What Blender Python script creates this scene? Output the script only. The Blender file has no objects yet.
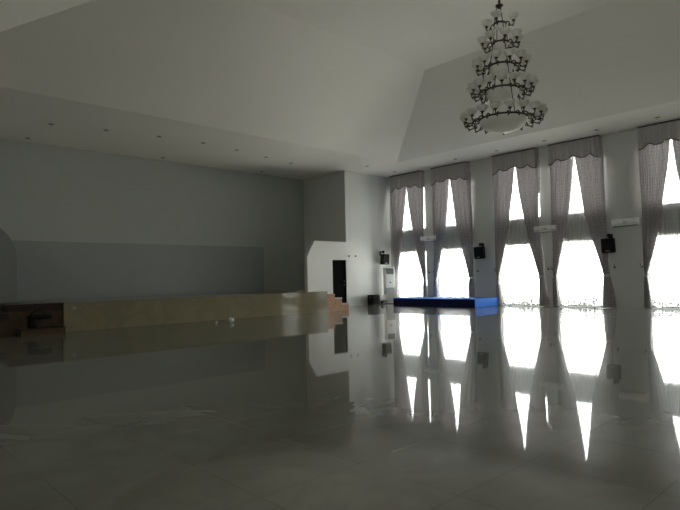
import bpy, bmesh, math, random
from mathutils import Vector, Matrix
random.seed(7)
S = bpy.context.scene
C = S.collection

# ------------------------------------------------------------------ camera, sky, exposure
HEAD, PITCH, ROLL = math.radians(43.2486), math.radians(2.427), math.radians(-1.2615)
CAM = Vector((-20.2547, -17.8813, 1.25))
fw = Vector((math.sin(HEAD)*math.cos(PITCH), math.cos(HEAD)*math.cos(PITCH), math.sin(PITCH)))
r0 = Vector((math.cos(HEAD), -math.sin(HEAD), 0)); u0 = r0.cross(fw)
rt = math.cos(ROLL)*r0 + math.sin(ROLL)*u0
up = -math.sin(ROLL)*r0 + math.cos(ROLL)*u0
cd = bpy.data.cameras.new('camera'); cam = bpy.data.objects.new('camera', cd); C.objects.link(cam)
m = Matrix((rt, up, -fw)).transposed().to_4x4(); m.translation = CAM
cam.matrix_world = m
cd.sensor_width = 36; cd.sensor_fit = 'HORIZONTAL'; cd.lens = 550.8665*36/680
cd.clip_start = 0.05; cd.clip_end = 500
S.camera = cam

world = bpy.data.worlds.new('overcast_sky'); S.world = world; world.use_nodes = True
bg = world.node_tree.nodes['Background']
wt = world.node_tree
_tc = wt.nodes.new('ShaderNodeTexCoord'); _sx = wt.nodes.new('ShaderNodeSeparateXYZ'); _rp = wt.nodes.new('ShaderNodeValToRGB')
wt.links.new(_tc.outputs['Generated'], _sx.inputs['Vector'])
_mr = wt.nodes.new('ShaderNodeMapRange'); _mr.inputs['From Min'].default_value = -1; wt.links.new(_sx.outputs['Z'], _mr.inputs['Value'])
wt.links.new(_mr.outputs['Result'], _rp.inputs['Fac'])
e = _rp.color_ramp.elements                         # sunlit pale yard below the horizon, white haze at it, bright overcast sky above
e[0].position = 0.0; e[0].color = (0.95, 0.90, 0.80, 1); e[1].position = 1.0; e[1].color = (0.60, 0.62, 0.64, 1)
for p, c in ((0.485, (0.98, 0.94, 0.85, 1)), (0.505, (0.66, 0.655, 0.64, 1)), (0.7, (0.62, 0.63, 0.635, 1))):
    n = e.new(p); n.color = c
wt.links.new(_rp.outputs['Color'], bg.inputs['Color'])
bg.inputs['Strength'].default_value = 14.0
WIN_C = (-1.22, -3.68, -6.81, -9.21, -12.36)       # window centres along the right wall
for c in WIN_C:                             # portals: where the sky enters
    for z0, z1 in ((0.06, 2.45), (3.45, 5.75)):
        ld = bpy.data.lights.new('window_portal', 'AREA'); ld.shape = 'RECTANGLE'
        ld.size = z1 - z0; ld.size_y = 1.86; ld.cycles.is_portal = True
        lo = bpy.data.objects.new('window_portal', ld); C.objects.link(lo)
        lo.location = (0.24, c, (z0+z1)/2); lo.rotation_euler = (0, math.radians(90), 0)
FILL_WIN_C = (-14.5, -18.0, -21.5)                       # high windows added behind the camera for fill light, unseen
for c in FILL_WIN_C:
    ld = bpy.data.lights.new('window_portal', 'AREA'); ld.shape = 'RECTANGLE'; ld.size = 1.1; ld.size_y = 1.8; ld.cycles.is_portal = True
    lo = bpy.data.objects.new('window_portal', ld); C.objects.link(lo); lo.location = (-21.74, c, 5.0); lo.rotation_euler = (0, math.radians(-90), 0)
S.view_settings.view_transform = 'Standard'; S.view_settings.look = 'None'
S.view_settings.gamma = 1; S.view_settings.use_curve_mapping = False
S.view_settings.exposure = 0.95
S.cycles.sample_clamp_indirect = 6
S.cycles.max_bounces = 14; S.cycles.diffuse_bounces = 8; S.cycles.glossy_bounces = 5
S.cycles.transparent_max_bounces = 24; S.cycles.transmission_bounces = 8

# ------------------------------------------------------------------ materials
def nd(nt, typ, **kw):
    n = nt.nodes.new(typ)
    for k, v in kw.items(): setattr(n, k, v)
    return n
def mat(name, col, rough=0.6, metal=0.0, spec=0.5, var=0.04, scale=3.0, bump=0.0, bscale=60.0):
    M = bpy.data.materials.new(name); M.use_nodes = True
    nt = M.node_tree; b = nt.nodes['Principled BSDF']
    tc = nd(nt, 'ShaderNodeTexCoord')
    no = nd(nt, 'ShaderNodeTexNoise'); no.inputs['Scale'].default_value = scale; no.inputs['Detail'].default_value = 4
    nt.links.new(tc.outputs['Object'], no.inputs['Vector'])
    rp = nd(nt, 'ShaderNodeValToRGB')
    rp.color_ramp.elements[0].position = 0.3; rp.color_ramp.elements[1].position = 0.7
    rp.color_ramp.elements[0].color = [max(0, c*(1-var)) for c in col] + [1]
    rp.color_ramp.elements[1].color = [min(1, c*(1+var)) for c in col] + [1]
    nt.links.new(no.outputs['Fac'], rp.inputs['Fac']); nt.links.new(rp.outputs['Color'], b.inputs['Base Color'])
    b.inputs['Roughness'].default_value = rough; b.inputs['Metallic'].default_value = metal
    b.inputs['Specular IOR Level'].default_value = spec
    if bump:
        n2 = nd(nt, 'ShaderNodeTexNoise'); n2.inputs['Scale'].default_value = bscale
        nt.links.new(tc.outputs['Object'], n2.inputs['Vector'])
        bp = nd(nt, 'ShaderNodeBump'); bp.inputs['Strength'].default_value = bump; bp.inputs['Distance'].default_value = 0.01
        nt.links.new(n2.outputs['Fac'], bp.inputs['Height']); nt.links.new(bp.outputs['Normal'], b.inputs['Normal'])
    return M

def tile_mat(name, c1, c2, grout, size, rough, veins=True, wob=0.0, plane='xy', mortar=0.004, spec=0.5):
    """polished stone tiles: brick grid, soft veins, tiny waviness"""
    M = bpy.data.materials.new(name); M.use_nodes = True
    nt = M.node_tree; L = nt.links.new; b = nt.nodes['Principled BSDF']
    tc = nd(nt, 'ShaderNodeTexCoord'); vec = tc.outputs['Object']
    bv = vec
    if plane == 'xz':
        mp = nd(nt, 'ShaderNodeMapping'); mp.inputs['Rotation'].default_value = (math.radians(90), 0, 0)
        L(vec, mp.inputs['Vector']); bv = mp.outputs['Vector']
    br = nd(nt, 'ShaderNodeTexBrick'); br.offset = 0.0; br.squash = 1.0
    br.inputs['Scale'].default_value = 1.0; br.inputs['Brick Width'].default_value = size[0]; br.inputs['Row Height'].default_value = size[1]
    br.inputs['Mortar Size'].default_value = mortar; br.inputs['Mortar Smooth'].default_value = 0.3
    br.inputs['Color1'].default_value = (*c1, 1); br.inputs['Color2'].default_value = (*c2, 1); br.inputs['Mortar'].default_value = (*grout, 1)
    L(bv, br.inputs['Vector'])
    out = br.outputs['Color']
    if veins:
        no = nd(nt, 'ShaderNodeTexNoise'); no.inputs['Scale'].default_value = 1.3; no.inputs['Detail'].default_value = 8; no.inputs['Distortion'].default_value = 1.8
        L(vec, no.inputs['Vector'])
        rp = nd(nt, 'ShaderNodeValToRGB'); e = rp.color_ramp.elements
        e[0].position = 0.35; e[0].color = (0.80, 0.80, 0.80, 1); e[1].position = 0.62; e[1].color = (1, 1, 1, 1)
        L(no.outputs['Fac'], rp.inputs['Fac'])
        mx = nd(nt, 'ShaderNodeMixRGB'); mx.blend_type = 'MULTIPLY'; mx.inputs['Fac'].default_value = 0.8
        L(out, mx.inputs['Color1']); L(rp.outputs['Color'], mx.inputs['Color2']); out = mx.outputs['Color']
    L(out, b.inputs['Base Color'])
    b.inputs['Roughness'].default_value = rough; b.inputs['Specular IOR Level'].default_value = spec; b.inputs['IOR'].default_value = 1.68
    if wob:
        n2 = nd(nt, 'ShaderNodeTexNoise'); n2.inputs['Scale'].default_value = 2.2; n2.inputs['Detail'].default_value = 2
        L(vec, n2.inputs['Vector'])
        bp = nd(nt, 'ShaderNodeBump'); bp.inputs['Strength'].default_value = wob; bp.inputs['Distance'].default_value = 0.01
        L(n2.outputs['Fac'], bp.inputs['Height']); L(bp.outputs['Normal'], b.inputs['Normal'])
    return M

def hazy(M, amount, rough):
    nt = M.node_tree; L = nt.links.new; b = nt.nodes['Principled BSDF']; out = nt.nodes['Material Output']
    c = nd(nt, 'ShaderNodeBsdfPrincipled'); L(b.inputs['Base Color'].links[0].from_socket, c.inputs['Base Color'])
    c.inputs['Roughness'].default_value = rough; c.inputs['IOR'].default_value = b.inputs['IOR'].default_value
    mx = nd(nt, 'ShaderNodeMixShader'); mx.inputs['Fac'].default_value = amount
    L(b.outputs['BSDF'], mx.inputs[1]); L(c.outputs['BSDF'], mx.inputs[2]); L(mx.outputs['Shader'], out.inputs['Surface'])
def drape_mat():
    M = bpy.data.materials.new('drape_fabric'); M.use_nodes = True
    nt = M.node_tree; L = nt.links.new; b = nt.nodes['Principled BSDF']; out = nt.nodes['Material Output']
    tc = nd(nt, 'ShaderNodeTexCoord')
    br = nd(nt, 'ShaderNodeTexVoronoi'); br.inputs['Scale'].default_value = 9.0; br.inputs['Randomness'].default_value = 0.35
    L(tc.outputs['UV'], br.inputs['Vector'])
    rp = nd(nt, 'ShaderNodeValToRGB'); e = rp.color_ramp.elements
    e[0].position = 0.18; e[0].color = (0.39, 0.37, 0.39, 1); e[1].position = 0.38; e[1].color = (0.54, 0.515, 0.53, 1)
    L(br.outputs['Distance'], rp.inputs['Fac']); L(rp.outputs['Color'], b.inputs['Base Color'])
    b.inputs['Roughness'].default_value = 0.85; b.inputs['Specular IOR Level'].default_value = 0.2
    b.inputs['Sheen Weight'].default_value = 0.1
    tr = nd(nt, 'ShaderNodeBsdfTranslucent'); tr.inputs['Color'].default_value = (0.5, 0.47, 0.48, 1)
    mx = nd(nt, 'ShaderNodeMixShader'); mx.inputs['Fac'].default_value = 0.045
    L(b.outputs['BSDF'], mx.inputs[1]); L(tr.outputs['BSDF'], mx.inputs[2]); L(mx.outputs['Shader'], out.inputs['Surface'])
    return M

def sheer_mat():
    """thin white net with vertical lace strips and a dotted hem"""
    M = bpy.data.materials.new('sheer_net'); M.use_nodes = True
    nt = M.node_tree; L = nt.links.new; out = nt.nodes['Material Output']; nt.nodes.remove(nt.nodes['Principled BSDF'])
    tc = nd(nt, 'ShaderNodeTexCoord'); sp = nd(nt, 'ShaderNodeSeparateXYZ'); L(tc.outputs['UV'], sp.inputs['Vector'])
    def mth(op, a, b=None):
        n = nd(nt, 'ShaderNodeMath', operation=op)
        for i, v in enumerate((a, b)):
            if v is None: continue
            if isinstance(v, (int, float)): n.inputs[i].default_value = v
            else: L(v, n.inputs[i])
        return n.outputs[0]
    vo = nd(nt, 'ShaderNodeTexVoronoi'); vo.inputs['Scale'].default_value = 7.0; vo.inputs['Randomness'].default_value = 0.45
    L(tc.outputs['UV'], vo.inputs['Vector'])
    dots = mth('LESS_THAN', vo.outputs['Distance'], 0.36)
    fr = mth('FRACT', mth('MULTIPLY', sp.outputs['X'], 3.6))
    strip = mth('LESS_THAN', mth('ABSOLUTE', mth('SUBTRACT', fr, 0.5)), 0.22)
    hem = mth('LESS_THAN', sp.outputs['Y'], 0.45)
    vh = nd(nt, 'ShaderNodeTexVoronoi'); vh.inputs['Scale'].default_value = 10.5; vh.inputs['Randomness'].default_value = 0.6; L(tc.outputs['UV'], vh.inputs['Vector'])
    motif = mth('LESS_THAN', vh.outputs['Distance'], mth('SUBTRACT', 0.74, mth('MULTIPLY', sp.outputs['Y'], 0.75)))
    lace = mth('MULTIPLY', dots, mth('MAXIMUM', strip, hem))
    hl = mth('MULTIPLY', hem, motif)
    op = mth('MINIMUM', mth('ADD', mth('ADD', mth('MULTIPLY', lace, 0.44), 0.48), mth('MULTIPLY', hl, 0.5)), 0.99)
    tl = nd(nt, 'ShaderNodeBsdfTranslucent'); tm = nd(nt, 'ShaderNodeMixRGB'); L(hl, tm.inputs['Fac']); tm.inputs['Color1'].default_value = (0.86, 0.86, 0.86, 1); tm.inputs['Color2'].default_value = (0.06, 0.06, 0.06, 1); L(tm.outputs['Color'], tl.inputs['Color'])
    df = nd(nt, 'ShaderNodeBsdfDiffuse')
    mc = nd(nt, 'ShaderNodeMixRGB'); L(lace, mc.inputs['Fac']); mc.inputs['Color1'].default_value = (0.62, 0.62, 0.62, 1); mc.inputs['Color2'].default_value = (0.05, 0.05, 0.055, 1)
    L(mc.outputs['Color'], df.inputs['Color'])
    m1 = nd(nt, 'ShaderNodeMixShader'); m1.inputs['Fac'].default_value = 0.5
    L(tl.outputs['BSDF'], m1.inputs[1]); L(df.outputs['BSDF'], m1.inputs[2])
    tp = nd(nt, 'ShaderNodeBsdfTransparent')
    m2 = nd(nt, 'ShaderNodeMixShader'); L(op, m2.inputs['Fac'])
    L(tp.outputs['BSDF'], m2.inputs[1]); L(m1.outputs['Shader'], m2.inputs[2]); L(m2.outputs['Shader'], out.inputs['Surface'])
    return M

def pane_mat():
    M = bpy.data.materials.new('window_glass'); M.use_nodes = True
    nt = M.node_tree; L = nt.links.new; out = nt.nodes['Material Output']; nt.nodes.remove(nt.nodes['Principled BSDF'])
    tp = nd(nt, 'ShaderNodeBsdfTransparent'); tp.inputs['Color'].default_value = (0.94, 0.96, 0.95, 1)
    gl = nd(nt, 'ShaderNodeBsdfGlossy'); gl.inputs['Roughness'].default_value = 0.02
    fr = nd(nt, 'ShaderNodeFresnel'); fr.inputs['IOR'].default_value = 1.45
    mx = nd(nt, 'ShaderNodeMixShader'); L(fr.outputs['Fac'], mx.inputs['Fac'])
    L(tp.outputs['BSDF'], mx.inputs[1]); L(gl.outputs['BSDF'], mx.inputs[2]); L(mx.outputs['Shader'], out.inputs['Surface'])
    return M

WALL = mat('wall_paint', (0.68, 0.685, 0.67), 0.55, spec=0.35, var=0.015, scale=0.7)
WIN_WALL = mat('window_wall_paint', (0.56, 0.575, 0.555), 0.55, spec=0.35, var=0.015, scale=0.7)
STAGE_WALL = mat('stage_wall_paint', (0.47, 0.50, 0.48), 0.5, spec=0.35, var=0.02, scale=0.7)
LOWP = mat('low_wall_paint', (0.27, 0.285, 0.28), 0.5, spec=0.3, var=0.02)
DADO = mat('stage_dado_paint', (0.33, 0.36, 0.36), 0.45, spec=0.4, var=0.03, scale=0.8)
CEIL = mat('ceiling_paint', (0.86, 0.84, 0.79), 0.7, spec=0.2, var=0.012, scale=0.6)
FLOOR = tile_mat('polished_marble_tile', (0.185, 0.185, 0.155), (0.172, 0.172, 0.145), (0.12, 0.12, 0.10), (0.8, 0.8), 0.03, wob=0.02, mortar=0.003)
hazy(FLOOR, 0.20, 0.27)
STAGE_TILE = tile_mat('beige_glazed_tile', (0.33, 0.295, 0.185), (0.315, 0.28, 0.175), (0.25, 0.22, 0.15), (0.6, 0.77), 0.07, wob=0.03, plane='xz', mortar=0.003)
STEP_TILE = mat('terracotta_step_tile', (0.50, 0.27, 0.15), 0.25, var=0.12, scale=6)
STEP_TOP = mat('cream_step_tread', (0.66, 0.56, 0.45), 0.2, var=0.06, scale=6)
DARK_WOOD = mat('dark_red_brown_wood', (0.045, 0.022, 0.016), 0.35, var=0.3, scale=9)
BROWN_WOOD = mat('brown_wood', (0.10, 0.062, 0.034), 0.35, var=0.25, scale=7)
DRAPE = drape_mat(); SHEER = sheer_mat(); PANE = pane_mat()
PELMET = mat('pelmet_fabric', (0.45, 0.43, 0.425), 0.85, spec=0.15, var=0.08, scale=22)
TRIM = mat('pelmet_braid', (0.12, 0.10, 0.105), 0.8, spec=0.2, var=0.2, scale=40)
BAND = mat('tieback_fabric', (0.60, 0.58, 0.58), 0.8, spec=0.2, var=0.08, scale=30)
ALU = mat('white_window_frame', (0.72, 0.73, 0.73), 0.35, var=0.02)
BLACK = mat('black_plastic', (0.010, 0.010, 0.011), 0.65, spec=0.2, var=0.2, scale=15)
GRILLE = mat('black_speaker_grille', (0.012, 0.012, 0.013), 0.8, spec=0.1, var=0.3, scale=160)
DOOR = mat('black_door_paint', (0.004, 0.004, 0.004), 0.9, spec=0.05, var=0.2, scale=5)
BRASS = mat('brass', (0.55, 0.33, 0.14), 0.3, metal=1.0)
ACW = mat('white_appliance_plastic', (0.94, 0.94, 0.92), 0.3, var=0.015)
ACG = mat('grey_appliance_grille', (0.16, 0.16, 0.16), 0.5, var=0.1, scale=60)
ACL = mat('pale_grey_appliance_panel', (0.45, 0.45, 0.44), 0.4, var=0.03)
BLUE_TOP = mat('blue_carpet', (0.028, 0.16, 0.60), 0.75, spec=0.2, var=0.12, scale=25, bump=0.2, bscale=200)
BLUE_SHADED = mat('blue_carpet_shaded', (0.012, 0.02, 0.09), 0.7, spec=0.2, var=0.15, scale=20)  # carpet blue darkened to navy: shade on the sides put into the colour
BRONZE = mat('dark_bronze', (0.075, 0.062, 0.05), 0.38, metal=0.85, var=0.25, scale=25)
def frosted():
    M = bpy.data.materials.new('frosted_glass'); M.use_nodes = True
    nt = M.node_tree; L = nt.links.new; b = nt.nodes['Principled BSDF']; out = nt.nodes['Material Output']
    tc = nd(nt, 'ShaderNodeTexCoord'); no = nd(nt, 'ShaderNodeTexNoise'); no.inputs['Scale'].default_value = 9; no.inputs['Distortion'].default_value = 2
    L(tc.outputs['Object'], no.inputs['Vector'])
    rp = nd(nt, 'ShaderNodeValToRGB'); rp.color_ramp.elements[0].color = (0.80, 0.79, 0.75, 1); rp.color_ramp.elements[1].color = (0.90, 0.89, 0.86, 1)
    L(no.outputs['Fac'], rp.inputs['Fac']); L(rp.outputs['Color'], b.inputs['Base Color']); b.inputs['Roughness'].default_value = 0.28
    tr = nd(nt, 'ShaderNodeBsdfTranslucent'); L(rp.outputs['Color'], tr.inputs['Color'])
    mx = nd(nt, 'ShaderNodeMixShader'); mx.inputs['Fac'].default_value = 0.75
    L(b.outputs['BSDF'], mx.inputs[1]); L(tr.outputs['BSDF'], mx.inputs[2]); L(mx.outputs['Shader'], out.inputs['Surface'])
    return M
GLASS_SHADE = frosted()
CARD = mat('pale_grey_cardboard', (0.36, 0.36, 0.35), 0.7, var=0.05)
METAL = mat('grey_metal', (0.20, 0.20, 0.20), 0.4, metal=0.6)
MATTE_WHITE = mat('matte_white', (0.85, 0.86, 0.84), 0.6, var=0.02)
LAMPF = mat('downlight_reflector', (0.10, 0.10, 0.095), 0.35, metal=0.3)
RING = mat('downlight_trim_ring', (0.45, 0.45, 0.43), 0.35, metal=0.4)

# ------------------------------------------------------------------ mesh helpers
def box(bm, x0, x1, y0, y1, z0, z1, bev=0.0):
    v = [bm.verts.new(p) for p in ((x0,y0,z0),(x1,y0,z0),(x1,y1,z0),(x0,y1,z0),(x0,y0,z1),(x1,y0,z1),(x1,y1,z1),(x0,y1,z1))]
    fs = [bm.faces.new([v[i] for i in q]) for q in ((3,2,1,0),(4,5,6,7),(0,1,5,4),(1,2,6,5),(2,3,7,6),(3,0,4,7))]
    if bev:
        es = list({e for f in fs for e in f.edges})
        bmesh.ops.bevel(bm, geom=es, offset=bev, segments=2, affect='EDGES', profile=0.5)
def prism(bm, pts, a0, a1, axis='y'):
    """outline pts in the two other axes, extruded from a0 to a1 along axis"""
    def P(p, a): return {'y': (p[0], a, p[1]), 'x': (a, p[0], p[1]), 'z': (p[0], p[1], a)}[axis]
    A = [bm.verts.new(P(p, a0)) for p in pts]; B = [bm.verts.new(P(p, a1)) for p in pts]
    n = len(pts)
    bm.faces.new(A); bm.faces.new(B[::-1])
    for i in range(n): bm.faces.new((A[i], B[i], B[(i+1) % n], A[(i+1) % n]))
def lathe(bm, prof, seg=24, origin=(0,0,0), axis='z', close=False):
    ox, oy, oz = origin; rings = []
    for r, h in prof:
        if r < 1e-5: 
            rings.append([bm.verts.new((ox, oy, oz+h) if axis == 'z' else ((ox, oy+h, oz) if axis == 'y' else (ox+h, oy, oz)))]); continue
        R = []
        for k in range(seg):
            a = 2*math.pi*k/seg; c, s = r*math.cos(a), r*math.sin(a)
            R.append(bm.verts.new((ox+c, oy+s, oz+h) if axis == 'z' else ((ox+c, oy+h, oz+s) if axis == 'y' else (ox+h, oy+c, oz+s))))
        rings.append(R)
    for A, B in zip(rings, rings[1:]):
        for k in range(seg):
            a = [A[k % len(A)], A[(k+1) % len(A)]]; b = [B[(k+1) % len(B)], B[k % len(B)]]
            f = []
            for v in a+b:
                if v not in f: f.append(v)
            if len(f) > 2: bm.faces.new(f)
def tube(bm, pts, r, seg=8, cap=True):
    pts = [Vector(p) for p in pts]; rr = r if isinstance(r, (list, tuple)) else [r]*len(pts)
    rings = []; ref = None
    for i, p in enumerate(pts):
        t = (pts[min(i+1, len(pts)-1)] - pts[max(i-1, 0)]).normalized()
        if ref is None: ref = Vector((0,0,1)) if abs(t.z) < 0.9 else Vector((1,0,0))
        n = (ref - t*ref.dot(t)).normalized(); b = t.cross(n); ref = n
        rings.append([bm.verts.new(p + rr[i]*(math.cos(2*math.pi*k/seg)*n + math.sin(2*math.pi*k/seg)*b)) for k in range(seg)])
    for A, B in zip(rings, rings[1:]):
        for k in range(seg): bm.faces.new((A[k], A[(k+1) % seg], B[(k+1) % seg], B[k]))
    if cap: bm.faces.new(rings[0][::-1]); bm.faces.new(rings[-1])
def smooth_path(pts, n=5):
    P = [Vector(p) for p in pts]; out = []
    for i in range(len(P)-1):
        p0, p1, p2, p3 = P[max(i-1,0)], P[i], P[i+1], P[min(i+2,len(P)-1)]
        for k in range(n):
            t = k/n
            out.append(0.5*((2*p1)+(p2-p0)*t+(2*p0-5*p1+4*p2-p3)*t*t+(3*p1-p0-3*p2+p3)*t**3))
    out.append(P[-1]); return out
def obj(name, bm, m, parent=None, smooth=False, recalc=True):
    if recalc: bmesh.ops.recalc_face_normals(bm, faces=bm.faces)
    me = bpy.data.meshes.new(name); bm.to_mesh(me); bm.free()
    me.materials.append(m)
    if smooth:
        for p in me.polygons: p.use_smooth = True
    o = bpy.data.objects.new(name, me); C.objects.link(o)
    if parent: o.parent = parent
    return o
def struct(name, bm, m, parent=None, **k):
    o = obj(name, bm, m, parent, **k)
    if not parent: o['kind'] = 'structure'
    return o
def tag(o, label, cat, group=None):
    o['label'] = label; o['category'] = cat
    if group: o['group'] = group
    return o
def thing(name, label, cat, loc=(0,0,0), rz=0.0, group=None):
    o = bpy.data.objects.new(name, None); C.objects.link(o); o.empty_display_size = 0.1
    o.location = loc; o.rotation_euler = (0, 0, rz)
    return tag(o, label, cat, group)
def dup(root, label, loc=None, rz=None):
    r = root.copy(); C.objects.link(r); r['label'] = label
    if loc is not None: r.location = loc
    if rz is not None: r.rotation_euler = (0, 0, rz)
    for ch in root.children:
        c = ch.copy(); C.objects.link(c); c.parent = r
        for g in ch.children:
            d = g.copy(); C.objects.link(d); d.parent = c
    return r
NB = bmesh.new

# ------------------------------------------------------------------ the hall
H = 6.13; XW = -21.5; YS = -24.9; T = 0.25
SX0, SX1, SYB = -18.46, -3.04, 2.95          # stage recess
bm = NB(); box(bm, XW-T, T, YS-T, SYB+T, -0.2, 0.0); struct('floor', bm, FLOOR)

# ceiling: flat margin, four slopes, flat top
i0, i1, j0, j1 = -19.08, -2.42, -22.3, -2.56
k0, k1, l0, l1, ZT = -14.96, -6.54, -17.5, -7.38, 7.73
bm = NB()
def q(*p): bm.faces.new([bm.verts.new(a) for a in p])
ax0, ax1, ay0, ay1 = XW-T, T, YS-T, SYB+T
q((ax0,ay0,H),(ax1,ay0,H),(i1,j0,H),(i0,j0,H)); q((ax1,ay0,H),(ax1,ay1,H),(i1,j1,H),(i1,j0,H))
q((ax1,ay1,H),(ax0,ay1,H),(i0,j1,H),(i1,j1,H)); q((ax0,ay1,H),(ax0,ay0,H),(i0,j0,H),(i0,j1,H))
q((i0,j0,H),(i1,j0,H),(k1,l0,ZT),(k0,l0,ZT)); q((i1,j0,H),(i1,j1,H),(k1,l1,ZT),(k1,l0,ZT))
q((i1,j1,H),(i0,j1,H),(k0,l1,ZT),(k1,l1,ZT)); q((i0,j1,H),(i0,j0,H),(k0,l0,ZT),(k0,l1,ZT))
q((k0,l0,ZT),(k1,l0,ZT),(k1,l1,ZT),(k0,l1,ZT))
bmesh.ops.remove_doubles(bm, verts=bm.verts, dist=1e-4)
struct('ceiling', bm, CEIL)

# right wall with its window openings
WH = 0.91
LOW, HIGH = (0.015, 2.45), (3.45, 5.75)
cs = sorted(WIN_C)
ys = [YS-T]; op = []
for c in cs: ys += [c-WH, c+WH]
ys.append(SYB+T)
bm = NB()
for n, (a, b) in enumerate(zip(ys, ys[1:])):
    if n % 2 == 0: box(bm, 0, T, a, b, 0, H+0.1)
    else:
        for z0, z1 in ((0, LOW[0]), (LOW[1], HIGH[0]), (HIGH[1], H+0.1)): box(bm, 0, T, a, b, z0, z1)
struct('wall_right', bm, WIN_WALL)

for n, c in enumerate(sorted(WIN_C, reverse=True)):
    w = bpy.data.objects.new('window_%d' % (n+1), None); C.objects.link(w); w.location = (0.12, c, 0); w['kind'] = 'structure'
    for z0, z1 in (LOW, HIGH):
        bm = NB(); f = 0.05
        box(bm, -0.03, 0.03, -WH, WH, z0, z0+f); box(bm, -0.03, 0.03, -WH, WH, z1-f, z1)
        box(bm, -0.03, 0.03, -WH, -WH+f, z0+f, z1-f); box(bm, -0.03, 0.03, WH-f, WH, z0+f, z1-f)
        box(bm, -0.025, 0.025, -0.40, -0.36, z0+f, z1-f)
        obj('window_frame', bm, ALU, w)
        bm = NB(); box(bm, -0.004, 0.004, -WH+f, WH-f, z0+f, z1-f); obj('glass_pane', bm, PANE, w)

# back wall: full-height piers either side of the stage opening, low walls with a cut corner, black door
DX0, DX1, DZ = -3.90, -3.06, 2.07
bm = NB()
box(bm, SX1, 0, 0, 0.2, 0, H+0.1)
prism(bm, [(DX0, 0), (DX0, DZ), (DX1, DZ), (DX1, 0), (SX1, 0), (SX1, 2.88), (-4.92, 2.88), (-5.34, 2.21), (-5.34, 0)], 0, 0.2)
box(bm, XW-T, SX0, 0, 0.2, 0, H+0.1)
struct('wall_back', bm, WALL)
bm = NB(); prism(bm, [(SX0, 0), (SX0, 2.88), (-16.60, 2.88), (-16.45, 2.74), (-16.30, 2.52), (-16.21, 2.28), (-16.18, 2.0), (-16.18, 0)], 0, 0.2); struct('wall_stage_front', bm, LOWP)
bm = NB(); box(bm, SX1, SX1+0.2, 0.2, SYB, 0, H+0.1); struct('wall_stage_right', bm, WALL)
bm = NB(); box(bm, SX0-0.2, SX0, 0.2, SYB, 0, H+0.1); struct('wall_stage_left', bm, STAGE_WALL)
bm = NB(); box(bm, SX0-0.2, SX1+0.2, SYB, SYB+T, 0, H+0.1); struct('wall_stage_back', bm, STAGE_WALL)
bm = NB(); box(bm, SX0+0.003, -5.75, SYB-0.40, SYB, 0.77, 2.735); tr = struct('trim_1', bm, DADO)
bm = NB(); box(bm, SX0+0.003, -5.755, SYB-0.395, SYB, 2.735, 2.74); obj('ledge_top', bm, WALL, tr)
bm = NB(); yl = [YS-T]
for c in sorted(FILL_WIN_C): yl += [c-0.91, c+0.91]
yl.append(0.2)
for n, (a, b) in enumerate(zip(yl, yl[1:])):
    if n % 2 == 0: box(bm, XW-T, XW, a, b, 0, H+0.1)
    else: box(bm, XW-T, XW, a, b, 0, 4.44); box(bm, XW-T, XW, a, b, 5.56, H+0.1)
struct('wall_left', bm, WALL)
for n, c in enumerate(FILL_WIN_C):  # frames and panes of the added fill-light windows
    w = bpy.data.objects.new('window_%d' % (n+6), None); C.objects.link(w); w.location = (XW-0.12, c, 0); w['kind'] = 'structure'
    bm = NB(); f = 0.05
    box(bm, -0.03, 0.03, -WH, WH, 4.44, 4.44+f); box(bm, -0.03, 0.03, -WH, WH, 5.56-f, 5.56)
    box(bm, -0.03, 0.03, -WH, -WH+f, 4.44+f, 5.56-f); box(bm, -0.03, 0.03, WH-f, WH, 4.44+f, 5.56-f); obj('window_frame', bm, ALU, w)
    bm = NB(); box(bm, -0.004, 0.004, -WH+f, WH-f, 4.44+f, 5.56-f); obj('glass_pane', bm, PANE, w)
bm = NB(); box(bm, XW, 0, YS-T, YS, 0, H+0.1); struct('wall_front', bm, WALL)

d = bpy.data.objects.new('door_1', None); C.objects.link(d); d.location = (DX0, 0.06, 0); d['kind'] = 'structure'
bm = NB(); box(bm, 0.03, DX1-DX0-0.03, 0.0, 0.04, 0.01, DZ-0.03); obj('door_leaf', bm, DOOR, d)
bm = NB(); w_ = DX1-DX0
box(bm, 0.002, 0.03, -0.03, 0.1, 0.0, DZ-0.002); box(bm, w_-0.03, w_-0.002, -0.03, 0.1, 0.0, DZ-0.002); box(bm, 0.03, w_-0.03, -0.03, 0.1, DZ-0.03, DZ-0.002)
obj('door_frame', bm, DOOR, d)
bm = NB()
for z in (0.95, 1.12): lathe(bm, [(0, 0), (0.025, -0.002), (0.028, -0.012), (0.018, -0.035), (0, -0.04)], 12, (w_-0.10, 0.0, z), 'y')
obj('door_handle', bm, BRASS, d, smooth=True)

# two small switches on the wall right of the door
for x, lab in ((-2.88, 'small dark switch on white wall just right of black door'), (-2.46, 'small dark wall socket a step right of the door switch')):
    t = thing('wall_switch', lab, 'switch', (x, 0, 2.25))
    bm = NB(); box(bm, -0.05, 0.05, -0.015, 0.0, -0.04, 0.04, 0.004); obj('switch_plate', bm, ACG, t)
    bm = NB(); box(bm, -0.02, 0.02, -0.024, -0.015, -0.025, 0.025, 0.003); obj('rocker', bm, BLACK, t)

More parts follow.
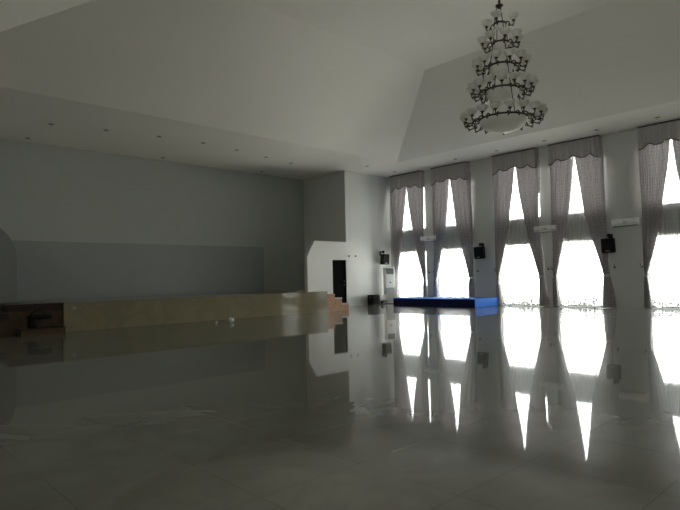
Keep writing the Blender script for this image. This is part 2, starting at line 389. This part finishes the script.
# ------------------------------------------------------------------ stage and its steps
ZS = 0.77
FX0, FX1, FY = -15.61, -6.30, -2.3
t = thing('stage', 'long low stage clad in glossy beige tiles before the recess', 'stage', ((FX0+FX1)/2, 0, 0))
ox = -(FX0+FX1)/2
bm = NB(); box(bm, FX0+ox, FX1+ox, FY, -0.003, 0, ZS-0.03); obj('stage_body', bm, STAGE_TILE, t)
bm = NB(); box(bm, FX0+ox, FX1+ox, FY-0.02, -0.003, ZS-0.03, ZS, 0.004); obj('stage_top', bm, STAGE_TILE, t)
bm = NB(); box(bm, SX0+0.003, -5.36, 0.0, SYB-0.405, 0, ZS); struct('floor_stage', bm, STAGE_TILE)
bm = NB(); prism(bm, [(-15.42+ox, 0.58), (-15.28+ox, 0.58), (-15.35+ox, 0.70)], FY-0.004, FY, 'y')
s = obj('sticker', bm, CARD, t); s['label'] = 'small pale triangular sticker'

t = thing('stage_steps', 'terracotta and cream tiled steps at stage end beside black door', 'steps', (-5.8, -1.5, 0))
for x0, x1, z in ((-6.30, -5.93, 0.66), (-5.93, -5.55, 0.51), (-5.55, -5.18, 0.28)):
    bm = NB(); box(bm, x0+5.8, x1+5.8, -0.8, 1.48, 0, z-0.05); st = obj('step', bm, STEP_TILE, t)
    bm = NB(); box(bm, x0+5.8, x1+5.8+0.012, -0.815, 1.49, z-0.05, z, 0.006); obj('tread', bm, STEP_TOP if z < 0.6 else STEP_TILE, st)
t = thing('stage_steps', 'dark brown wooden steps at far left end of beige stage', 'steps', (-16.9, -1.6, 0))
for x0, x1, z in ((-16.86, -15.62, 0.77), (-17.75, -16.86, 0.57), (-18.45, -17.75, 0.36), (-19.1, -18.45, 0.18)):
    bm = NB(); box(bm, x0+16.9, x1+16.9, -0.62, 1.1, 0, z-0.17 if z > .2 else z-.06); st = obj('step', bm, BROWN_WOOD, t)
    bm = NB(); box(bm, x0+16.9, x1+16.9, -0.66, 1.1, z-0.17 if z > .2 else z-.06, z, 0.006); obj('tread', bm, DARK_WOOD, st)
t = thing('step_block', 'low dark wooden step block on floor under the black bag', 'step', (-16.17, -2.45, 0))
bm = NB(); box(bm, -0.51, 0.51, -0.155, 0.175, 0, 0.145, 0.004); obj('block', bm, BROWN_WOOD, t)
bm = NB(); box(bm, -0.53, 0.53, -0.17, 0.175, 0.145, 0.17, 0.006); obj('tread', bm, DARK_WOOD, t)
# black bag with folded-over flap left on the low front step
t = thing('bag', 'slumped black bag lying on the low wooden step block', 'bag', (-16.25, -2.44, 0.17))
bm = NB(); box(bm, -0.24, -0.04, -0.12, 0.10, 0.0, 0.24, 0.05); box(bm, -0.23, 0.30, -0.11, 0.11, 0.20, 0.33, 0.05)
obj('bag_body', bm, BLACK, t, smooth=True)
bm = NB(); tube(bm, smooth_path([(-0.2, 0, 0.30), (-0.12, -0.02, 0.40), (0.05, -0.02, 0.42), (0.18, 0, 0.31)]), 0.012); obj('strap', bm, BLACK, t, smooth=True)

# ------------------------------------------------------------------ blue platform modules
def platform(name, y0, y1, label):
    t = thing(name, label, 'platform', (-1.01, (y0+y1)/2, 0), group='blue platform modules')
    h = (y1-y0)/2
    bm = NB(); box(bm, -0.92, 0.72, -h, h, 0.0, 0.30, 0.006); obj('platform_side', bm, BLUE_SHADED, t)  # painted dark for the shade on the side away from the windows
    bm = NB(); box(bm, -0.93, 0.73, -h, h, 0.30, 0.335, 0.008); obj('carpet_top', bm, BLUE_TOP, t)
    return t
platform('stage_platform', -4.03, -1.76, 'blue carpeted low platform module next to the standing air conditioner')
P2 = platform('stage_platform', -5.92, -4.04, 'blue carpeted low platform module farther from the standing air conditioner')
bm = NB(); h = (5.92-4.04)/2
box(bm, -0.92, 0.72, -h-0.006, -h, 0.01, 0.325); obj('lit_carpet_end', bm, BLUE_TOP, P2)  # window-lit end painted the bright blue over the darkened side

# ------------------------------------------------------------------ curtains
def lerp(tab, z):
    tab = sorted(tab)
    if z <= tab[0][0]: return tab[0][1]
    for (a, va), (b, vb) in zip(tab, tab[1:]):
        if z <= b:
            k = (z-a)/(b-a); return va+(vb-va)*k
    return tab[-1][1]
def drape_mesh(side, inner, outer, folds, seed):
    """side +1 = towards the corner; offsets measured from window centre"""
    rnd = random.Random(seed); ph = rnd.random()*6
    NZ, NU = 64, 132; Z0, Z1 = 0.03, 5.62
    bm = NB(); uvl = bm.loops.layers.uv.new('UVMap'); V = []; UV = {}
    for i in range(NZ+1):
        z = Z0+(Z1-Z0)*i/NZ; a, b = lerp(outer, z), lerp(inner, z); wd = a-b; row = []
        amp = 0.034+0.03*min(1, max(0, (0.55-wd)/0.4))
        if 1.0 < z < 1.3: amp *= 0.75
        for j in range(NU+1):
            u = j/NU
            f = math.sin(u*folds*2*math.pi+ph+0.25*math.sin(z*1.1+seed)) + 0.35*math.sin(u*folds*4.7*math.pi+ph*2)
            x = -0.165+amp*f - 0.02*math.exp(-((z-0.5)/0.6)**2)
            y = side*(a+(b-a)*u) + 0.012*math.sin(z*2.3+seed*1.7+u*3)
            v = bm.verts.new((x, y, z)); UV[v] = (u*1.7, z); row.append(v)
        V.append(row)
    for i in range(NZ):
        for j in range(NU):
            f = bm.faces.new((V[i][j], V[i][j+1], V[i+1][j+1], V[i+1][j]))
            for l in f.loops: l[uvl].uv = UV[l.vert]
    return bm
def tieback(side, y, wd):
    bm = NB(); n = 20; R = []
    for k in range(n):
        a = 2*math.pi*k/n; R.append((-0.165+0.085*math.cos(a), side*(y+(wd/2+0.025)*math.sin(a)), 1.14+0.02*math.sin(a)))
    for z in (0,):
        prev = None; rows = []
        for p in R: rows.append((bm.verts.new((p[0], p[1], p[2]-0.045)), bm.verts.new((p[0], p[1], p[2]+0.045))))
        for k in range(n): bm.faces.new((rows[k][0], rows[(k+1) % n][0], rows[(k+1) % n][1], rows[k][1]))
    return bm
def tie_hook(side, y):
    bm = NB(); tube(bm, smooth_path([(0, side*y, 1.42), (-0.07, side*y, 1.40), (-0.11, side*(y+0.01), 1.46), (-0.10, side*(y+0.02), 1.52)]), 0.011, 6)
    lathe(bm, [(0, 0), (0.03, 0), (0.03, -0.012), (0, -0.012)], 10, (0, side*y, 1.42), 'x')
    return bm
def sheer_mesh(seed):
    NZ, NU = 30, 120; bm = NB(); uvl = bm.loops.layers.uv.new('UVMap'); V = []; UV = {}
    for i in range(NZ+1):
        z = 0.05+5.55*i/NZ; row = []
        for j in range(NU+1):
            u = j/NU
            v = bm.verts.new((-0.032+0.014*math.sin(u*2*math.pi*15+seed+0.3*math.sin(z)), -0.84+1.68*u, z)); UV[v] = (u*1.7, z); row.append(v)
        V.append(row)
    for i in range(NZ):
        for j in range(NU):
            f = bm.faces.new((V[i][j], V[i][j+1], V[i+1][j+1], V[i+1][j]))
            for l in f.loops: l[uvl].uv = UV[l.vert]
    return bm
# scalloped lower edge of the pelmet: (fraction across from corner side, drop line z)
SC = [(0, 5.345), (0.05, 5.35), (0.10, 5.40), (0.165, 5.50), (0.20, 5.50), (0.27, 5.42), (0.36, 5.43), (0.45, 5.515), (0.50, 5.53), (0.55, 5.515), (0.64, 5.43),
      (0.73, 5.42), (0.80, 5.50), (0.835, 5.50), (0.90, 5.40), (0.95, 5.35), (1, 5.345)]
PD, PW = 0.28, 0.94
def pelmet(c, label):
    t = thing('pelmet', label, 'pelmet', (0, c, 0), group='fabric pelmets over the windows')
    bm = NB()
    outl = []
    for a, b in zip(SC, SC[1:]):
        for k in range(4):
            s_ = k/4; outl.append((PW-2*PW*(a[0]+(b[0]-a[0])*s_), a[1]+(b[1]-a[1])*s_))
    outl.append((-PW, SC[-1][1]))
    N = len(outl)
    def fx(i): return -PD-0.012*math.sin(i*1.15)
    top = [bm.verts.new((fx(i), y, H-0.004)) for i, (y, z) in enumerate(outl)]; bot = [bm.verts.new((fx(i), y, z)) for i, (y, z) in enumerate(outl)]
    topb = [bm.verts.new((fx(i)+0.02, y, H-0.004)) for i, (y, z) in enumerate(outl)]; botb = [bm.verts.new((fx(i)+0.02, y, z)) for i, (y, z) in enumerate(outl)]
    for i in range(N-1):
        bm.faces.new((bot[i], bot[i+1], top[i+1], top[i])); bm.faces.new((botb[i+1], botb[i], topb[i], topb[i+1]))
        bm.faces.new((bot[i+1], bot[i], botb[i], botb[i+1])); bm.faces.new((top[i], top[i+1], topb[i+1], topb[i]))
    bm.faces.new((bot[0], top[0], topb[0], botb[0])); bm.faces.new((bot[-1], botb[-1], topb[-1], top[-1]))
    box(bm, -PD+0.015, -0.002, PW-0.02, PW, 5.35, H-0.004); box(bm, -PD+0.015, -0.002, -PW, -PW+0.02, 5.35, H-0.004)
    obj('valance', bm, PELMET, t)
    bm = NB()
    tube(bm, [(-PD-0.012, y, z+0.004) for y, z in outl], 0.017, 6); obj('braid', bm, TRIM, t)
    bm = NB(); box(bm, -PD-0.02, -0.002, -PW, PW, H-0.05, H-0.0035); obj('pelmet_board', bm, TRIM, t)
    return t
ordn = ['window nearest the dark corner', 'second window from the corner', 'middle window', 'fourth window from the corner', 'window at the right edge of photo']
INN_L = [(0.03, .80), (0.6, .80), (1.0, .84), (1.15, .86), (1.45, .78), (2.45, .53), (3.47, .31), (4.6, .13), (5.62, .0)]
INN_R = [(0.03, .82), (0.6, .84), (1.0, .86), (1.15, .87), (1.45, .80), (2.45, .52), (3.47, .28), (4.6, .12), (5.62, .0)]
OUT_L = [[(0.03, .76+.09), (1.15, .80), (1.6, .84), (3, .97), (5.62, 1.02)]] + [[(0.03, .99), (0.7, .98), (1.15, .95), (1.6, .96), (3, .97), (5.62, .98)]]*4
OUT_R = [[(0.03, 1.04), (0.7, 1.02), (1.15, .98), (3, .97), (4.5, .98), (5.62, 1.02)],
         [(0.03, 1.14), (0.7, 1.12), (1.15, 1.08), (3, 1.08), (5.62, 1.08)],
         [(0.03, 1.24), (0.7, 1.17), (1.15, 1.06), (2.0, 1.02), (2.5, .97), (3.5, .93), (4.3, .93), (4.5, 1.02), (5.62, 1.05)],
         [(0.03, 1.24), (0.7, 1.17), (1.15, 1.07), (3, 1.04), (5.62, 1.05)],
         [(0.03, 1.17), (0.7, 1.12), (1.15, 1.05), (3, 1.03), (5.62, 1.04)]]
for n, c in enumerate(WIN_C):
    pelmet(c, 'grey scalloped fabric pelmet above the ' + ordn[n])
    il = [(z, v-0.15 if n == 0 and z < 2 else v) for z, v in INN_L]
    if n == 0: il = [(0.03, .70), (0.6, .69), (1.15, .71), (1.45, .68), (2.45, .50), (3.47, .31), (4.6, .13), (5.62, 0)]
    for side, inn, out, nm in ((1, il, OUT_L[n], 'left'), (-1, INN_R, OUT_R[n], 'right')):
        t = thing('curtain', 'grey curtain tied back %s of the %s' % (nm, ordn[n]), 'curtain', (0, c, 0), group='tied-back grey curtains')
        sd = n*2+(side > 0)
        obj('drape', drape_mesh(side, inn, out, 11, sd), DRAPE, t, smooth=True, recalc=False)
        yi, yo = lerp(inn, 1.14), lerp(out, 1.14)
        tb = obj('tieback', tieback(side, (yi+yo)/2, yo-yi), BAND, t, smooth=True); tb['label'] = 'pale fabric tieback'
        if not (n == 0 and side > 0):
            hk = obj('tieback_hook', tie_hook(side, 0), BLACK, smooth=True); hk.location = (0, c+side*(yo+0.12), 0)
            tag(hk, 'small dark tieback hook on wall, %s of the %s' % (nm, ordn[n]), 'hook', 'curtain tieback hooks')
    o = obj('sheer_curtain', sheer_mesh(n), SHEER, smooth=True, recalc=False); o.location = (0, c, 0)
    tag(o, 'white net curtain with lace dots hanging across the ' + ordn[n], 'net curtain', 'white net curtains')

# ------------------------------------------------------------------ split air conditioners on the right wall
def wall_ac(c, label):
    t = thing('wall_air_conditioner', label, 'air conditioner', (0, c, 2.96), group='wall-mounted air conditioners')
    w = 0.44
    bm = NB(); prism(bm, [(-0.001, -0.13), (-0.10, -0.135), (-0.17, -0.10), (-0.20, -0.03), (-0.205, 0.08), (-0.19, 0.125), (-0.17, 0.135), (-0.001, 0.135)], -w, w, 'y')
    # prism on axis y takes (x, z) pairs
    obj('casing', bm, ACW, t)
    bm = NB()
    v = [bm.verts.new(p) for p in ((-0.106, -w+0.05, -0.139), (-0.172, -w+0.05, -0.104), (-0.172, w-0.05, -0.104), (-0.106, w-0.05, -0.139))]
    bm.faces.new(v); bmesh.ops.solidify(bm, geom=bm.faces, thickness=0.006); obj('louvre', bm, ACL, t)
    bm = NB(); box(bm, -0.209, -0.203, -0.07, 0.07, -0.005, 0.018); obj('display', bm, ACG, t)
    bm = NB(); box(bm, -0.208, -0.19, -w+0.02, w-0.02, -0.045, -0.037); obj('panel_seam', bm, ACG, t)
    return t
wall_ac(-2.42, 'white wall air conditioner between the first two windows from corner')
wall_ac(-7.98, 'white wall air conditioner beside the middle window')
wall_ac(-10.86, 'white wall air conditioner above the loudspeaker at right of photo')

# ------------------------------------------------------------------ wall loudspeakers
def wall_speaker(loc, rz, label):
    """front faces local -x, wall at local x = 0"""
    t = thing('wall_speaker', label, 'loudspeaker', loc, rz, group='black wall loudspeakers')
    bm = NB(); prism(bm, [(-0.13, -0.18), (-0.13, 0.18), (-0.38, 0.22), (-0.38, -0.22)], -0.25, 0.25, 'z')
    bmesh.ops.bevel(bm, geom=list(bm.edges), offset=0.015, segments=2, affect='EDGES')
    bmesh.ops.rotate(bm, verts=bm.verts, cent=(-0.13, 0, 0), matrix=Matrix.Rotation(math.radians(-5), 3, 'Y')); obj('cabinet', bm, BLACK, t)
    bm = NB(); box(bm, -0.392, -0.378, -0.20, 0.20, -0.225, 0.225, 0.006)
    bmesh.ops.rotate(bm, verts=bm.verts, cent=(-0.13, 0, 0), matrix=Matrix.Rotation(math.radians(-5), 3, 'Y')); obj('front_grille', bm, GRILLE, t)
    bm = NB(); box(bm, -0.397, -0.391, -0.07, 0.07, -0.19, -0.165)
    bmesh.ops.rotate(bm, verts=bm.verts, cent=(-0.13, 0, 0), matrix=Matrix.Rotation(math.radians(-5), 3, 'Y')); b = obj('badge', bm, ACL, t); b['label'] = 'small pale badge'
    bm = NB(); box(bm, -0.015, -0.001, -0.06, 0.06, 0.17, 0.40, 0.004); tube(bm, [(-0.012, 0, 0.33), (-0.20, 0, 0.33), (-0.24, 0, 0.255)], 0.022)
    lathe(bm, [(0, -0.07), (0.05, -0.055), (0.075, 0), (0.05, 0.055), (0, 0.07)], 14, (-0.19, 0, 0.345)); obj('bracket', bm, BLACK, t, smooth=True)
    return t
wall_speaker((0, -5.14, 2.20), 0, 'black wall loudspeaker above the blue platform')
wall_speaker((0, -10.32, 2.20), 0, 'black wall loudspeaker below the wall air conditioner at right')
wall_speaker((-0.78, 0, 2.12), math.radians(90), 'black wall loudspeaker above the standing air conditioner')

# ------------------------------------------------------------------ corner: standing air conditioner, boxes, rack
t = thing('standing_air_conditioner', 'tall white floor-standing air conditioner in the room corner', 'air conditioner', (-0.62, -0.36, 0), math.radians(-25))
bm = NB(); box(bm, -0.23, 0.23, -0.16, 0.18, 0.03, 1.72, 0.03); obj('casing', bm, ACW, t)
bm = NB(); box(bm, -0.24, 0.24, -0.17, 0.19, 0.0, 0.05, 0.008); obj('base', bm, ACG, t)
bm = NB()
box(bm, -0.19, 0.19, -0.17, -0.158, 1.40, 1.67, 0.004)
for k in range(7): box(bm, -0.185, 0.185, -0.18, -0.166, 1.415+0.036*k, 1.427+0.036*k)
obj('air_outlet', bm, ACG, t)
bm = NB(); box(bm, -0.21, 0.21, -0.167, -0.158, 0.08, 0.76, 0.004); obj('intake_panel', bm, ACL, t)
bm = NB(); box(bm, -0.05, 0.05, -0.166, -0.158, 0.98, 1.03); obj('control_panel', bm, ACG, t)
t = thing('floor_speaker', 'black box loudspeaker standing on floor near the corner', 'loudspeaker', (-1.70, -0.33, 0))
bm = NB(); box(bm, -0.2, 0.2, -0.18, 0.18, 0.0, 0.46, 0.015); obj('cabinet', bm, BLACK, t)
bm = NB(); box(bm, -0.17, 0.17, -0.195, -0.178, 0.03, 0.43, 0.006); obj('front_grille', bm, GRILLE, t)
for s in (-1, 1):
    bm = NB(); tube(bm, [(s*0.199, -0.06, 0.35), (s*0.222, -0.05, 0.35), (s*0.222, 0.05, 0.35), (s*0.199, 0.06, 0.35)], 0.01)
    obj('handle', bm, METAL, t)
t = thing('box', 'pale grey box on floor between black speaker and standing air conditioner', 'box', (-1.14, -0.22, 0))
bm = NB(); box(bm, -0.2, 0.2, -0.2, 0.2, 0.0, 0.42, 0.008); obj('carton', bm, CARD, t)
bm = NB(); box(bm, -0.205, 0.205, -0.205, 0.205, 0.36, 0.44, 0.006); obj('lid', bm, CARD, t)
t = thing('power_adapter', 'small black power box on floor before the pale grey box', 'power box', (-1.24, -0.53, 0))
bm = NB(); box(bm, -0.10, 0.10, -0.07, 0.07, 0.0, 0.17, 0.01); obj('housing', bm, BLACK, t)
bm = NB(); box(bm, -0.03, 0.03, -0.078, -0.069, 0.06, 0.11, 0.003); obj('socket', bm, ACG, t)
t = thing('metal_rack', 'slim metal rack with three rungs standing before the corner window', 'rack', (-0.30, -0.86, 0))
for s in (-1, 1):
    bm = NB(); tube(bm, [(0, s*0.19, 0.0), (0, s*0.19, 0.98)], 0.017); obj('post', bm, METAL, t)
    bm = NB(); box(bm, -0.13, 0.13, s*0.19-0.02, s*0.19+0.02, 0.0, 0.03, 0.004); obj('foot', bm, METAL, t)
for z in (0.30, 0.62, 0.94):
    bm = NB(); tube(bm, [(0, -0.19, z), (0, 0.19, z)], 0.016); obj('rung', bm, METAL, t)

# crumpled white lumps on the floor before the stage
def scrap(loc, r, label, seed):
    rnd = random.Random(seed); bm = NB(); bmesh.ops.create_icosphere(bm, subdivisions=2, radius=r)
    for v in bm.verts: v.co *= rnd.uniform(0.72, 1.12)
    z = min(v.co.z for v in bm.verts)
    for v in bm.verts: v.co.z -= z
    o = obj('white_lump', bm, MATTE_WHITE); o.location = loc
    tag(o, label, 'paper')
scrap((-11.30, -3.55, 0), 0.085, 'crumpled white lump on the floor before the stage', 3)
scrap((-11.75, -3.45, 0), 0.035, 'tiny white scrap left of the crumpled white lump', 4)

# ------------------------------------------------------------------ recessed downlights
def downlight(x, y, label):
    t = thing('downlight', label, 'downlight', (x, y, H), group='recessed ceiling downlights')
    bm = NB(); lathe(bm, [(0.058, -0.002), (0.058, -0.014), (0.080, -0.012), (0.090, -0.001)], 20); obj('trim_ring', bm, RING, t, smooth=True)
    bm = NB(); lathe(bm, [(0.057, -0.012), (0.04, -0.006), (0.025, -0.012), (0, -0.016)], 20); obj('lamp', bm, LAMPF, t, smooth=True)
arc = ((-15.24, .14, 'leftmost in the curved row'), (-13.73, -.20, 'second from left in the curved row'), (-12.09, -.50, 'third from left in the curved row'),
       (-10.52, -.62, 'middle of the curved row'), (-9.01, -.43, 'third from right in the curved row'), (-7.46, -.12, 'second from right in the curved row'),
       (-5.98, .18, 'rightmost in the curved row'))
for x, y, s in arc: downlight(x, y, 'recessed ceiling downlight, %s before the stage' % s)
for x, y, s in ((-15.34, 2.34, 'left end'), (-10.59, 2.39, 'middle'), (-5.9, 2.4, 'right end')): downlight(x, y, 'recessed ceiling downlight close to stage back wall, its %s' % s)
downlight(-2.95, -1.34, 'recessed ceiling downlight above the black door')
for y, s in ((-1.25, 'at the corner window'), (-4.61, 'at the second window from corner'), (-6.54, 'by the middle window'), (-8.50, 'between third and fourth windows'),
             (-10.37, 'past the fourth window'), (-12.26, 'at the right edge window')): downlight(-1.02, y, 'recessed ceiling downlight in the row along the windows, ' + s)

# ------------------------------------------------------------------ chandelier
CX, CY = -10.75, -12.44
ch = thing('chandelier', 'five-tier bronze chandelier with frosted glass bowls and cup shades', 'chandelier', (CX, CY, 0))
def zpx(y):      # heights read along the chandelier's axis
    return {'hub': 6.47}.get(y)
tiers = ((6.10, .115, .26, .10, 4, -0.24), (5.715, .16, .345, .11, 8, 0.25), (5.265, .24, .465, .15, 12, -0.19), (4.79, .325, .57, .21, 16, 0.0), (4.235, .45, .72, .25, 18, 0.17))
view = math.atan2(CAM.y-CY, CAM.x-CX)          # an arm of each tier faces the entrance side
def shade_bm():
    bm = NB(); lathe(bm, [(0.020, 0.0), (0.042, 0.008), (0.072, 0.032), (0.090, 0.066), (0.100, 0.105), (0.096, 0.105), (0.086, 0.068), (0.069, 0.036), (0.04, 0.014), (0, 0.010)], 20); return bm
shade_me = None
for ti, (z, r, R, dep, n, off) in enumerate(tiers):
    bm = NB(); lathe(bm, [(r-0.010, -0.015), (r+0.010, -0.015), (r+0.016, 0.0), (r+0.010, 0.015), (r-0.010, 0.015), (r-0.010, -0.015)], 48, (0,0,z)); obj('ring', bm, BRONZE, ch, smooth=True)
    bm = NB(); prof = []
    for k in range(13):
        a = math.pi/2*k/12; prof.append((max(0, (r-0.012)*math.cos(a)) if k < 12 else 0, -dep*math.sin(a)))
    lathe(bm, prof, 40, (0,0,z-0.012)); obj('glass_bowl', bm, GLASS_SHADE, ch, smooth=True)
    bm = NB(); lathe(bm, [(0, -dep-0.045), (0.012, -dep-0.035), (0.018, -dep-0.02), (0.008, -dep-0.008), (0.0, -dep-0.006)], 12, (0,0,z-0.012)); 
    if ti < 4: bm.free()
    else: obj('finial', bm, BRONZE, ch, smooth=True)
    arm_me = None
    for k in range(n):
        a = view + off + 2*math.pi*k/n
        if arm_me is None:
            g = R-r; bm = NB()
            tube(bm, smooth_path([(r+0.005, 0, -0.005), (r+0.22*g, 0, 0.022), (r+0.42*g, 0, -0.008), (r+0.52*g, 0, -0.05), (r+0.74*g, 0, -0.078), (R-0.01, 0, -0.058), (R+0.010, 0, -0.03), (R, 0, 0.0)], 5), 0.0105, 7)
            tube(bm, smooth_path([(r+0.45*g, 0, -0.02), (r+0.32*g, 0, -0.05), (r+0.37*g, 0, -0.08), (r+0.5*g, 0, -0.07), (r+0.46*g, 0, -0.05)], 4), 0.008, 6)
            tube(bm, smooth_path([(r+0.75*g, 0, -0.076), (r+0.93*g, 0, -0.095), (r+1.0*g, 0, -0.078), (r+0.9*g, 0, -0.068)], 4), 0.007, 6)
            lathe(bm, [(0, -0.022), (0.018, -0.02), (0.014, 0.0), (0.034, 0.006), (0.036, 0.018), (0.012, 0.024), (0, 0.024)], 12, (R, 0, 0))
            A = obj('arm', bm, BRONZE, ch, smooth=True); arm_me = A.data
        else:
            A = bpy.data.objects.new('arm', arm_me); C.objects.link(A); A.parent = ch
        A.location = (0, 0, z); A.rotation_euler = (0, 0, a)
        if shade_me is None: G = obj('glass_shade', shade_bm(), GLASS_SHADE, A, smooth=True); shade_me = G.data
        else: G = bpy.data.objects.new('glass_shade', shade_me); C.objects.link(G); G.parent = A
        G.location = (R, 0, 0.018)
    # hanging rods up to the next tier
    zu, ru = (tiers[ti-1][0], tiers[ti-1][1]) if ti else (6.44, 0.045)
    for k in range(4 if ti else 3):
        a = view + 0.5 + 2*math.pi*k/(4 if ti else 3); r_ = r-0.005; ru_ = ru
        bm = NB(); tube(bm, [(r_*math.cos(a), r_*math.sin(a), z), (ru_*math.cos(a), ru_*math.sin(a), zu)], 0.008, 6); obj('rod', bm, BRONZE, ch)
bm = NB(); lathe(bm, [(0, 6.40), (0.03, 6.41), (0.04, 6.44), (0.075, 6.455), (0.07, 6.475), (0.025, 6.485), (0.02, 6.53), (0.028, 6.56), (0.0, 6.58)], 20); obj('hub', bm, BRONZE, ch, smooth=True)
bm = NB(); k = 0; zc = 6.56
while zc < ZT-0.10:
    L_ = [(0.022*math.cos(b), 0, zc+0.035+0.042*math.sin(b)) for b in [i*math.pi/5 for i in range(11)]]
    if k % 2: L_ = [(0, p[0], p[2]) for p in L_]
    tube(bm, L_, 0.007, 5); zc += 0.066; k += 1
obj('chain', bm, BRONZE, ch)
bm = NB(); lathe(bm, [(0, ZT-0.12), (0.03, ZT-0.11), (0.05, ZT-0.06), (0.13, ZT-0.03), (0.14, ZT-0.001), (0, ZT-0.001)], 24); obj('ceiling_rose', bm, BRONZE, ch, smooth=True)
